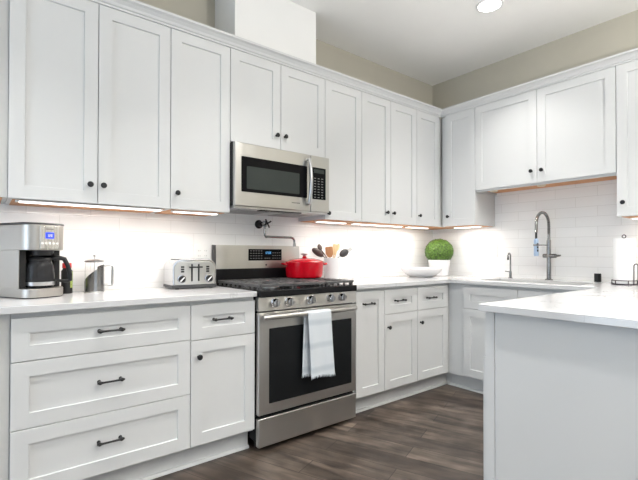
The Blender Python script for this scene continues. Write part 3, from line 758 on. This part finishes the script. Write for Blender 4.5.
obj('emblem', b, M['dark_print'], pan)
obj('filter_basket', lathe(new(), [(0.045, 0.205), (0.052, 0.2305), (0, 0.2305)], 28, Matrix.Translation((0, -0.066, 0))), M['black'], cm)
# the carafe lifts out: its own thing
a26 = math.radians(26)
cvx = -3.512 - CY*math.sin(a26); cvy = -0.2050 + CY*math.cos(a26)
cf = thing('coffee_carafe', 'glass coffee carafe with black handle inside the coffee maker', 'carafe', (cvx, cvy, 0.9605), math.radians(-10))
obj('glass_jug', lathe(new(), [(0, 0.001), (0.054, 0.001), (0.063, 0.012), (0.0655, 0.05), (0.062, 0.095), (0.052, 0.128), (0.050, 0.131), (0.0495, 0.128), (0.060, 0.094), (0.0635, 0.05), (0.061, 0.013), (0.053, 0.004), (0, 0.004)], 40, cap=False), M['carafe_glass'], cf)
obj('lid', lathe(new(), [(0.052, 0.1315), (0.054, 0.138), (0.048, 0.148), (0, 0.149)], 32), M['black'], cf)
obj('base_band', lathe(new(), [(0.0640, 0.012), (0.0660, 0.030), (0.0672, 0.030), (0.0652, 0.012), (0.0640, 0.012)], 40, cap=False), M['nickel'], cf)
hb = new()
hp = [(0.044, 0, 0.142), (0.080, 0, 0.146), (0.104, 0, 0.140), (0.120, 0, 0.105), (0.130, 0, 0.060), (0.130, 0, 0.034), (0.118, 0, 0.028), (0.064, 0, 0.034)]
tube(hb, hp, [0.010, 0.012, 0.012, 0.011, 0.0105, 0.010, 0.009, 0.006], 10)
obj('handle', hb, M['black'], cf)

# black jar behind the coffee maker
jr = thing('spice_jar', 'small black jar with red lid behind the coffee maker', 'jar', (-3.356, -0.115, 0.914))
obj('body', lathe(new(), [(0.025, 0), (0.027, 0.003), (0.027, 0.120), (0.020, 0.130), (0.020, 0.136), (0, 0.136)], 24), M['black'], jr)
b = new()
for i in range(6):
    a0, a1 = math.radians(-62+12*i), math.radians(-50+12*i)
    q = [b.verts.new((0.0276*math.cos(a), 0.0276*math.sin(a), z)) for a, z in ((a0, 0.03), (a1, 0.03), (a1, 0.118), (a0, 0.118))]; b.faces.new(q)
obj('paper_label', b, M['green_label'], jr)
obj('lid', lathe(new(), [(0.022, 0.1365), (0.022, 0.160), (0.020, 0.163), (0, 0.163)], 24), M['red_plastic'], jr)

# ------------------------------------------------------------------ french press
fp = thing('french_press', 'steel and glass french press between coffee maker and toaster', 'coffee press', (-3.225, -0.125, 0.914), math.radians(0))
obj('beaker', lathe(new(), [(0, 0.006), (0.046, 0.006), (0.047, 0.010), (0.047, 0.165), (0.0455, 0.165), (0.0455, 0.011), (0, 0.009)], 36, cap=False), M['glass'], fp)
b = new(); seg = 48; lo = []; hi = []; lo2 = []; hi2 = []
for i in range(seg+1):
    th = -PI*1.02+ (PI*1.36)*i/seg            # sleeve wraps the front, cut away in a rising arc
    x_ = math.cos(th); zt = 0.060+0.092*max(0.0, (x_+1)/2)**0.5
    for lst, r_, z_ in ((lo, 0.0495, 0.004), (hi, 0.0495, zt), (lo2, 0.0478, 0.004), (hi2, 0.0478, zt)):
        lst.append(b.verts.new((r_*math.cos(th), r_*math.sin(th), z_)))
for i in range(seg):
    b.faces.new((lo[i], lo[i+1], hi[i+1], hi[i])); b.faces.new((lo2[i+1], lo2[i], hi2[i], hi2[i+1]))
    b.faces.new((hi[i], hi[i+1], hi2[i+1], hi2[i])); b.faces.new((lo[i+1], lo[i], lo2[i], lo2[i+1]))
b.faces.new((lo[0], hi[0], hi2[0], lo2[0])); b.faces.new((hi[-1], lo[-1], lo2[-1], hi2[-1]))
bmesh.ops.recalc_face_normals(b, faces=b.faces[:])
obj('sleeve', b, M['faucet'], fp)
obj('foot_base', lathe(new(), [(0.050, 0), (0.051, 0.002), (0.050, 0.0055), (0, 0.0055)], 36), M['nickel'], fp)
obj('lid', lathe(new(), [(0.0, 0.1655), (0.046, 0.1655), (0.050, 0.168), (0.050, 0.174), (0.040, 0.181), (0.012, 0.184), (0, 0.184)], 36), M['nickel'], fp)
b = new(); tube(b, [(0, 0, 0.02), (0, 0, 0.196)], 0.0025, 10)
lathe(b, [(0.043, 0.014), (0.044, 0.020), (0, 0.021)], 28)
lathe(b, [(0.005, 0.196), (0.007, 0.201), (0.006, 0.206), (0, 0.208)], 16)
obj('plunger', b, M['nickel'], fp)
b = new(); tube(b, [(0.0490, -0.010, 0.145), (0.072, -0.015, 0.149), (0.086, -0.018, 0.146), (0.088, -0.018, 0.135), (0.088, -0.018, 0.050), (0.086, -0.018, 0.038), (0.072, -0.015, 0.036), (0.0490, -0.010, 0.040)], 0.006, 12)
obj('handle', b, M['nickel'], fp)

# ------------------------------------------------------------------ toaster
tt = thing('toaster', 'four-slice stainless toaster on the counter beside the range', 'toaster', (-2.688, -0.150, 0.914), math.radians(-3))
wt, dt, ht = 0.272, 0.200, 0.180
prof_t = [(-wt/2, 0.022), (wt/2, 0.022)] + arc(wt/2-0.055, ht-0.055, 0.055, 0, 90, 8) + arc(-wt/2+0.055, ht-0.055, 0.055, 90, 180, 8)
obj('shell', prism(new(), prof_t, -dt/2+0.012, dt/2, 'y', bev=0.004), M['chrome'], tt)
inn = [(-wt/2+0.012, 0.026), (wt/2-0.012, 0.026)] + arc(wt/2-0.052, ht-0.057, 0.042, 0, 90, 8) + arc(-wt/2+0.052, ht-0.057, 0.042, 90, 180, 8)
fpn = obj('front_panel', prism(new(), inn, -dt/2+0.006, -dt/2+0.0125, 'y', bev=0.002), M['steel_dim'], tt)
obj('base', prism(new(), rrect(-wt/2-0.003, wt/2+0.003, -dt/2+0.002, dt/2+0.002, 0.012, 4), 0.006, 0.024, 'z', bev=0.002), M['dark_grey'], tt)
for sx in (-0.105, 0.105):
    for sy in (-0.075, 0.075): obj('foot', lathe(new(), [(0.012, 0), (0.012, 0.0065), (0, 0.0065)], 16), M['black'], tt, (sx, sy, 0))
for xx in (-0.084, 0.084):
    k = obj('browning_knob', lathe(new(), [(0.026, 0), (0.026, 0.004), (0.020, 0.0045), (0.0195, 0.018), (0, 0.019)], 28, ROT_Y), M['black'], fpn, (xx, -dt/2+0.0058, 0.060))
    obj('knob_ring', lathe(new(), [(0.0205, 0.0045), (0.0265, 0.0042), (0.0265, 0.0065), (0.0205, 0.0070)], 28, ROT_Y, cap=False), M['chrome'], k)
    obj('pointer', bx(-0.003, 0.003, -0.0205, -0.0185, -0.017, 0.017), M['white_plastic'], k, None, (0, math.radians(45), 0))
for xx in (-0.021, 0.021):
    sl = obj('lever_slot', bx(xx-0.005, xx+0.005, -dt/2+0.005, -dt/2+0.007, 0.045, 0.150), M['black'], fpn)
    obj('lever', bx(xx-0.019, xx+0.019, -dt/2-0.016, -dt/2+0.0055, 0.127, 0.136, bev=0.003), M['black'], sl)
for xx in (-0.078, 0.078):
    for zz in (0.105, 0.119, 0.133): obj('button', bx(xx-0.010, xx+0.010, -dt/2+0.003, -dt/2+0.0062, zz-0.005, zz+0.005, bev=0.001), M['black'], fpn)
for xx in (-0.085, -0.040, 0.040, 0.085): obj('bread_slot', bx(xx-0.013, xx+0.013, -0.070, 0.080, ht-0.002, ht+0.0008), M['black'], tt)

# ------------------------------------------------------------------ dutch oven
do = thing('dutch_oven', 'glossy red enamel dutch oven on the range grate', 'pot', (-1.842, -0.215, 0.9505), math.radians(-22)); do.scale = (1.04, 1.04, 1.0)
obj('pot_body', lathe(new(), [(0, 0.0), (0.112, 0.0), (0.124, 0.005), (0.131, 0.02), (0.137, 0.108), (0.138, 0.112), (0.133, 0.112), (0.127, 0.02), (0, 0.008)], 56, cap=False), M['red'], do)
for s in (-1, 1):
    b = new(); tube(b, [(s*0.133, -0.040, 0.098), (s*0.152, -0.036, 0.102), (s*0.160, -0.018, 0.104), (s*0.162, 0, 0.104), (s*0.160, 0.018, 0.104), (s*0.152, 0.036, 0.102), (s*0.133, 0.040, 0.098)], 0.0075, 10)
    obj('side_handle', b, M['red'], do)
ld = obj('lid', lathe(new(), [(0.132, 0.1125), (0.140, 0.1125), (0.140, 0.118), (0.134, 0.122), (0.105, 0.134), (0.060, 0.143), (0.022, 0.146), (0.016, 0.150), (0.012, 0.158), (0, 0.158)], 56), M['red'], do)
obj('lid_knob', lathe(new(), [(0.010, 0.158), (0.012, 0.164), (0.024, 0.170), (0.025, 0.176), (0.018, 0.180), (0, 0.181)], 28), M['nickel'], ld)

# ------------------------------------------------------------------ utensil crock and its utensils
cx, cy = -1.500, -0.125
ck = tag(obj('utensil_crock', lathe(new(), [(0, 0.0), (0.060, 0.0), (0.064, 0.004), (0.066, 0.176), (0.0645, 0.180), (0.061, 0.180), (0.060, 0.010), (0, 0.008)], 48, cap=False), M['white_ceramic'], None, (cx, cy, 0.914)),
    'plain white ceramic crock of cooking utensils right of the red pot', 'crock')
RV = Vector((0.782, -0.623, 0)); FV = Vector((0.623, 0.782, 0))      # leaning directions used for the stems
def utensil(name, label, cat, side, deep, L, lean, m, headf, hm=None, b0=-0.3):
    """stem stands on the crock floor, passes the rim at (side, deep) and leans further by lean"""
    t = thing(name, label, cat, (cx, cy, 0.9225), 0, 'utensils in the white crock')
    rim = RV*side + FV*deep + Vector((0, 0, 0.17)); bot = RV*side*b0 + FV*deep*b0 + Vector((0, 0, 0.004))
    d = (rim-bot).normalized(); d2 = (d + RV*lean).normalized()
    tip = rim + d2*L
    b = new(); tube(b, [bot, rim, tip], [0.0045, 0.005, 0.0045], 10)
    obj('stem', b, m, t)
    z = d2; x = (RV - RV.dot(z)*z).normalized(); y = z.cross(x)
    mt = Matrix((x, y, z)).transposed().to_4x4(); mt.translation = tip - d2*0.004
    hb = new(); headf(hb); hb.transform(mt)
    obj('head', hb, hm or m, t)
def spoon(w, l, th=0.006, flat=1.0):
    def fn(b):
        b2 = bmesh.new(); bmesh.ops.create_uvsphere(b2, u_segments=24, v_segments=14, radius=1.0)
        bmesh.ops.scale(b2, vec=(w/2, th, l/2), verts=b2.verts)
        for v in b2.verts: v.co.y += 0.010*((v.co.x/(w/2))**2)*flat; v.co.z += l/2
        merge(b, b2)
    return fn
def paddle(w0, w1, l, th=0.003, r=0.010):
    def fn(b): prism(b, [(-w0/2, 0), (w0/2, 0), (w1/2, l*0.35)] + arc(w1/2-r, l-r, r, 0, 90, 4) + arc(-w1/2+r, l-r, r, 90, 180, 4) + [(-w1/2, l*0.35)], -th, th, 'y', bev=0.001)
    return fn
utensil('solid_spoon', 'dark brown oval spoon leaning furthest left in the white crock', 'spoon', -0.050, -0.015, 0.026, -1.0, M['brown_nylon'], spoon(0.054, 0.110), None, -0.2)
utensil('slotted_spoon', 'smaller dark spoon behind the furthest-left spoon in the crock', 'spoon', -0.038, 0.035, 0.085, -0.38, M['brown_nylon'], spoon(0.045, 0.065))
utensil('wooden_turner', 'reddish-brown wooden turner with a broad flat blade in the crock', 'turner', -0.014, -0.025, 0.012, -0.02, M['cherry'], paddle(0.034, 0.060, 0.085))
utensil('wooden_spatula', 'pale wooden spatula standing upright mid crock', 'spatula', 0.012, 0.006, 0.028, 0.05, M['beech'], paddle(0.016, 0.036, 0.090))
utensil('wooden_spoon', 'tall pale wooden spoon, highest utensil in the crock', 'spoon', 0.024, 0.032, 0.065, 0.12, M['beech'], spoon(0.032, 0.066))
utensil('ladle', 'grey steel ladle leaning to the right out of the crock', 'ladle', 0.045, -0.018, 0.030, 0.95, M['nickel'], spoon(0.060, 0.080, 0.016), M['dark_grey'])
utensil('serving_fork', 'bright steel utensil leaning furthest right in the crock', 'fork', 0.050, 0.025, 0.085, 0.95, M['nickel'], paddle(0.012, 0.028, 0.060, 0.002, 0.006))

# ------------------------------------------------------------------ plant and bowl in the corner
pl = thing('boxwood_topiary', 'round green boxwood ball in a white pot in the counter corner', 'plant', (-0.190, -0.215, 0.914))
obj('pot', lathe(new(), [(0, 0), (0.080, 0), (0.086, 0.004), (0.106, 0.146), (0.107, 0.154), (0.101, 0.154), (0.094, 0.140), (0, 0.135)], 44, cap=False), M['white_ceramic'], pl)
bm = new(); rnd = random.Random(3)
bmesh.ops.create_icosphere(bm, subdivisions=4, radius=0.128)
for v in bm.verts: v.co *= 1 + rnd.uniform(-0.035, 0.03)
for v in bm.verts:
    if v.co.z < -0.09: v.co.z = -0.09
N = 2600
for i in range(N):                         # small oval leaves all over the ball
    z = 1-2*(i+0.5)/N; ph = i*2.399963
    if z < -0.70: continue
    r_ = math.sqrt(1-z*z); nrm = Vector((r_*math.cos(ph), r_*math.sin(ph), z))
    rr = 0.128 + rnd.uniform(0.0, 0.009)
    t1 = nrm.orthogonal().normalized(); t1.rotate(Matrix.Rotation(rnd.uniform(0, 6.28), 3, nrm))
    t1 = (t1 + nrm*rnd.uniform(0.1, 0.9)).normalized(); t2 = nrm.cross(t1).normalized()
    c = nrm*rr; L = rnd.uniform(0.006, 0.010); w2 = L*0.42
    vs = [bm.verts.new(c + t1*a + t2*q + nrm*h_) for a, q, h_ in ((-L, 0, 0), (0, -w2, 0.0015), (L, 0, 0), (0, w2, 0.0015))]
    bm.faces.new(vs)
for v in bm.verts: v.co.z *= 0.92
obj('foliage', bm, M['leaf'], pl, (0, 0, 0.236), sharp=25)
tag(obj('fruit_bowl', lathe(new(), [(0, 0.0), (0.100, 0.0), (0.108, 0.004), (0.145, 0.026), (0.178, 0.058), (0.187, 0.080), (0.184, 0.082), (0.174, 0.062), (0.141, 0.032), (0.105, 0.012), (0, 0.009)], 56, cap=False), M['white_ceramic'], None, (-0.535, -0.268, 0.914)),
    'wide shallow white bowl on the counter in front of the topiary', 'bowl')

# ------------------------------------------------------------------ sink, faucets, air gap
sk = thing('kitchen_sink', 'stainless undermount sink set in the white counter', 'sink', ((SX0+SX1)/2, (SY0+SY1)/2, 0))
hw_, hl_ = (SX1-SX0)/2, (SY1-SY0)/2
bm = new()
o1 = rrect(-hw_-0.012, hw_+0.012, -hl_-0.012, hl_+0.012, 0.03, 4); o2 = rrect(-hw_-0.002, hw_+0.002, -hl_-0.002, hl_+0.002, 0.028, 4)
o3 = rrect(-hw_+0.010, hw_-0.010, -hl_+0.010, hl_-0.010, 0.03, 4)
R1 = [bm.verts.new((x, y, 0.8842)) for x, y in o1]; R2 = [bm.verts.new((x, y, 0.8842)) for x, y in o2]; R3 = [bm.verts.new((x, y, 0.67)) for x, y in o3]
n = len(R1)
for a, c in ((R1, R2), (R2, R3)):
    for i in range(n): bm.faces.new((a[i], a[(i+1) % n], c[(i+1) % n], c[i]))
bm.faces.new(R3)
obj('basin', bm, M['steel'], sk)
obj('drain', lathe(new(), [(0.042, 0), (0.042, 0.003), (0.030, 0.001), (0, 0.001)], 28), M['chrome'], sk, (0.05, 0, 0.6702))

fc = thing('kitchen_faucet', 'tall spring-neck kitchen faucet with blue-grey spray head at the sink', 'faucet', (-0.078, -1.200, 0.914), -0.20)
obj('base_flange', lathe(new(), [(0.029, 0), (0.029, 0.005), (0.022, 0.010), (0, 0.010)], 28), M['faucet'], fc)
obj('column', lathe(new(), [(0.0165, 0.009), (0.0165, 0.325), (0.013, 0.330), (0.0105, 0.380), (0, 0.380)], 24), M['faucet'], fc)
b = new(); tube(b, [(0, 0.045, 0.198), (0, -0.060, 0.198)], 0.017, 18); tube(b, [(0, -0.059, 0.198), (0, -0.064, 0.198), (0.0, -0.100, 0.202)], [0.014, 0.010, 0.006], 12)
obj('valve_lever', b, M['faucet'], fc)
ar = [(0, 0, 0.375), (0, 0, 0.44)]
for i in range(1, 16):
    a = PI*i/16; ar.append((-0.0775+0.0775*math.cos(a), 0, 0.455+0.095*math.sin(a)))
ar += [(-0.155, 0, 0.44), (-0.157, 0, 0.385)]
b = new()
arv = [Vector(p) for p in ar]; tot = sum((q-p_).length for p_, q in zip(arv, arv[1:]))
def along(s):
    for p_, q in zip(arv, arv[1:]):
        l_ = (q-p_).length
        if s <= l_: return p_ + (q-p_)*(s/l_)
        s -= l_
    return arv[-1]
pts = [along(tot*i/150) for i in range(151)]
tube(b, pts, [0.0125 if i % 3 == 0 else (0.0095 if i % 3 == 1 else 0.0115) for i in range(151)], 12)
obj('spring_neck', b, M['faucet'], fc)
b = new(); tube(b, [(-0.157, 0, 0.388), (-0.158, 0, 0.335)], [0.0085, 0.0095], 14)
obj('black_hose', b, M['black'], fc)
sh = obj('spray_head', lathe(new(), [(0.011, 0.0), (0.017, -0.01), (0.018, -0.06), (0.0185, -0.13), (0.016, -0.140), (0, -0.140)], 24), M['blue_hose'], fc, (-0.158, 0, 0.336))
b = new()
for zz in (-0.045, -0.070, -0.095): box(b, -0.011, 0.003, -0.0205, -0.012, zz-0.009, zz+0.009, bev=0.002)
obj('spray_buttons', b, M['black'], sh)
b = new(); tube(b, [(0, 0, 0.285), (-0.140, 0, 0.285)], 0.005, 10)
lathe(b, [(0.019, -0.008), (0.0215, -0.008), (0.0215, 0.008), (0.019, 0.008), (0.019, -0.008)], 24, Matrix.Translation((-0.158, 0, 0.285)), cap=False)
obj('holder_arm', b, M['faucet'], fc)

sd = thing('filtered_water_tap', 'small slim chrome tap left of the tall faucet', 'tap', (-0.060, -0.868, 0.914))
obj('base_flange', lathe(new(), [(0.019, 0), (0.019, 0.004), (0.012, 0.008), (0.0105, 0.060), (0, 0.060)], 24), M['faucet'], sd)
pp = [(0, 0, 0.055), (0, 0, 0.190)] + [(-0.020+0.020*math.cos(PI*i/8), 0.0, 0.195+0.024*math.sin(PI*i/8)) for i in range(9)] + [(-0.041, 0, 0.178)]
b = new(); tube(b, pp, 0.0068, 12); obj('spout', b, M['faucet'], sd)
b = new(); tube(b, [(-0.041, 0, 0.182), (-0.0415, 0, 0.160)], 0.0078, 12); obj('aerator', b, M['black'], sd)
b = new(); tube(b, [(0, 0.0, 0.055), (-0.020, 0.024, 0.058), (-0.028, 0.036, 0.060)], 0.0048, 10); obj('lever', b, M['faucet'], sd)

ag = thing('dishwasher_air_gap', 'short black cylinder cap on the counter right of the faucet', 'air gap', (-0.085, -1.553, 0.914))
obj('flange', lathe(new(), [(0.027, 0), (0.027, 0.004), (0, 0.004)], 28), M['nickel'], ag)
obj('cap', lathe(new(), [(0.0235, 0.004), (0.0235, 0.064), (0.021, 0.067), (0, 0.067)], 28), M['black'], ag)

# ------------------------------------------------------------------ paper towels
hx, hy = -0.200, -1.754
ph = thing('paper_towel_holder', 'dark wire paper towel holder on the peninsula counter', 'holder', (hx, hy, 0.914), math.radians(-38.5))
b = new()
tube(b, [(0.074*math.cos(2*PI*i/40), 0.074*math.sin(2*PI*i/40), 0.004) for i in range(40)], 0.0035, 8, closed=True)
tube(b, [(0.074*math.cos(2*PI*i/40), 0.074*math.sin(2*PI*i/40), 0.030) for i in range(40)], 0.0030, 8, closed=True)
for i in range(6):
    a = 2*PI*i/6+0.2; tube(b, [(0.074*math.cos(a), 0.074*math.sin(a), 0.004), (0.074*math.cos(a), 0.074*math.sin(a), 0.030)], 0.0028, 8)
for i in range(3):
    a = PI*i/3; tube(b, [(-0.074*math.cos(a), -0.074*math.sin(a), 0.004), (0.074*math.cos(a), 0.074*math.sin(a), 0.004)], 0.0030, 8)
obj('wire_base', b, M['rust_wire'], ph)
b = new(); tube(b, [(0, 0, 0.003), (0, 0, 0.326)], 0.004, 10)
tube(b, [(0.013*math.cos(2*PI*i/20), 0, 0.337+0.011*math.sin(2*PI*i/20)) for i in range(20)], 0.0032, 8, closed=True)
obj('center_rod', b, M['rust_wire'], ph)
b = new()
lp = [(0.010, -0.076, 0.004), (0.010, -0.078, 0.130)] + [(0.024-0.014*math.cos(PI*i/8), -0.078, 0.132+0.014*math.sin(PI*i/8)) for i in range(9)] + [(0.038, -0.078, 0.130), (0.038, -0.076, 0.004)]
tube(b, lp, 0.0034, 8)
obj('tension_loop', b, M['rust_wire'], ph)
tag(obj('paper_towel_roll', lathe(new(), [(0.020, 0.0), (0.063, 0.0), (0.064, 0.002), (0.064, 0.312), (0.063, 0.314), (0.020, 0.314), (0.020, 0.0)], 56, cap=False), M['paper'], None, (hx, hy, 0.922)),
    'white paper towel roll standing on the dark wire holder', 'paper towels')
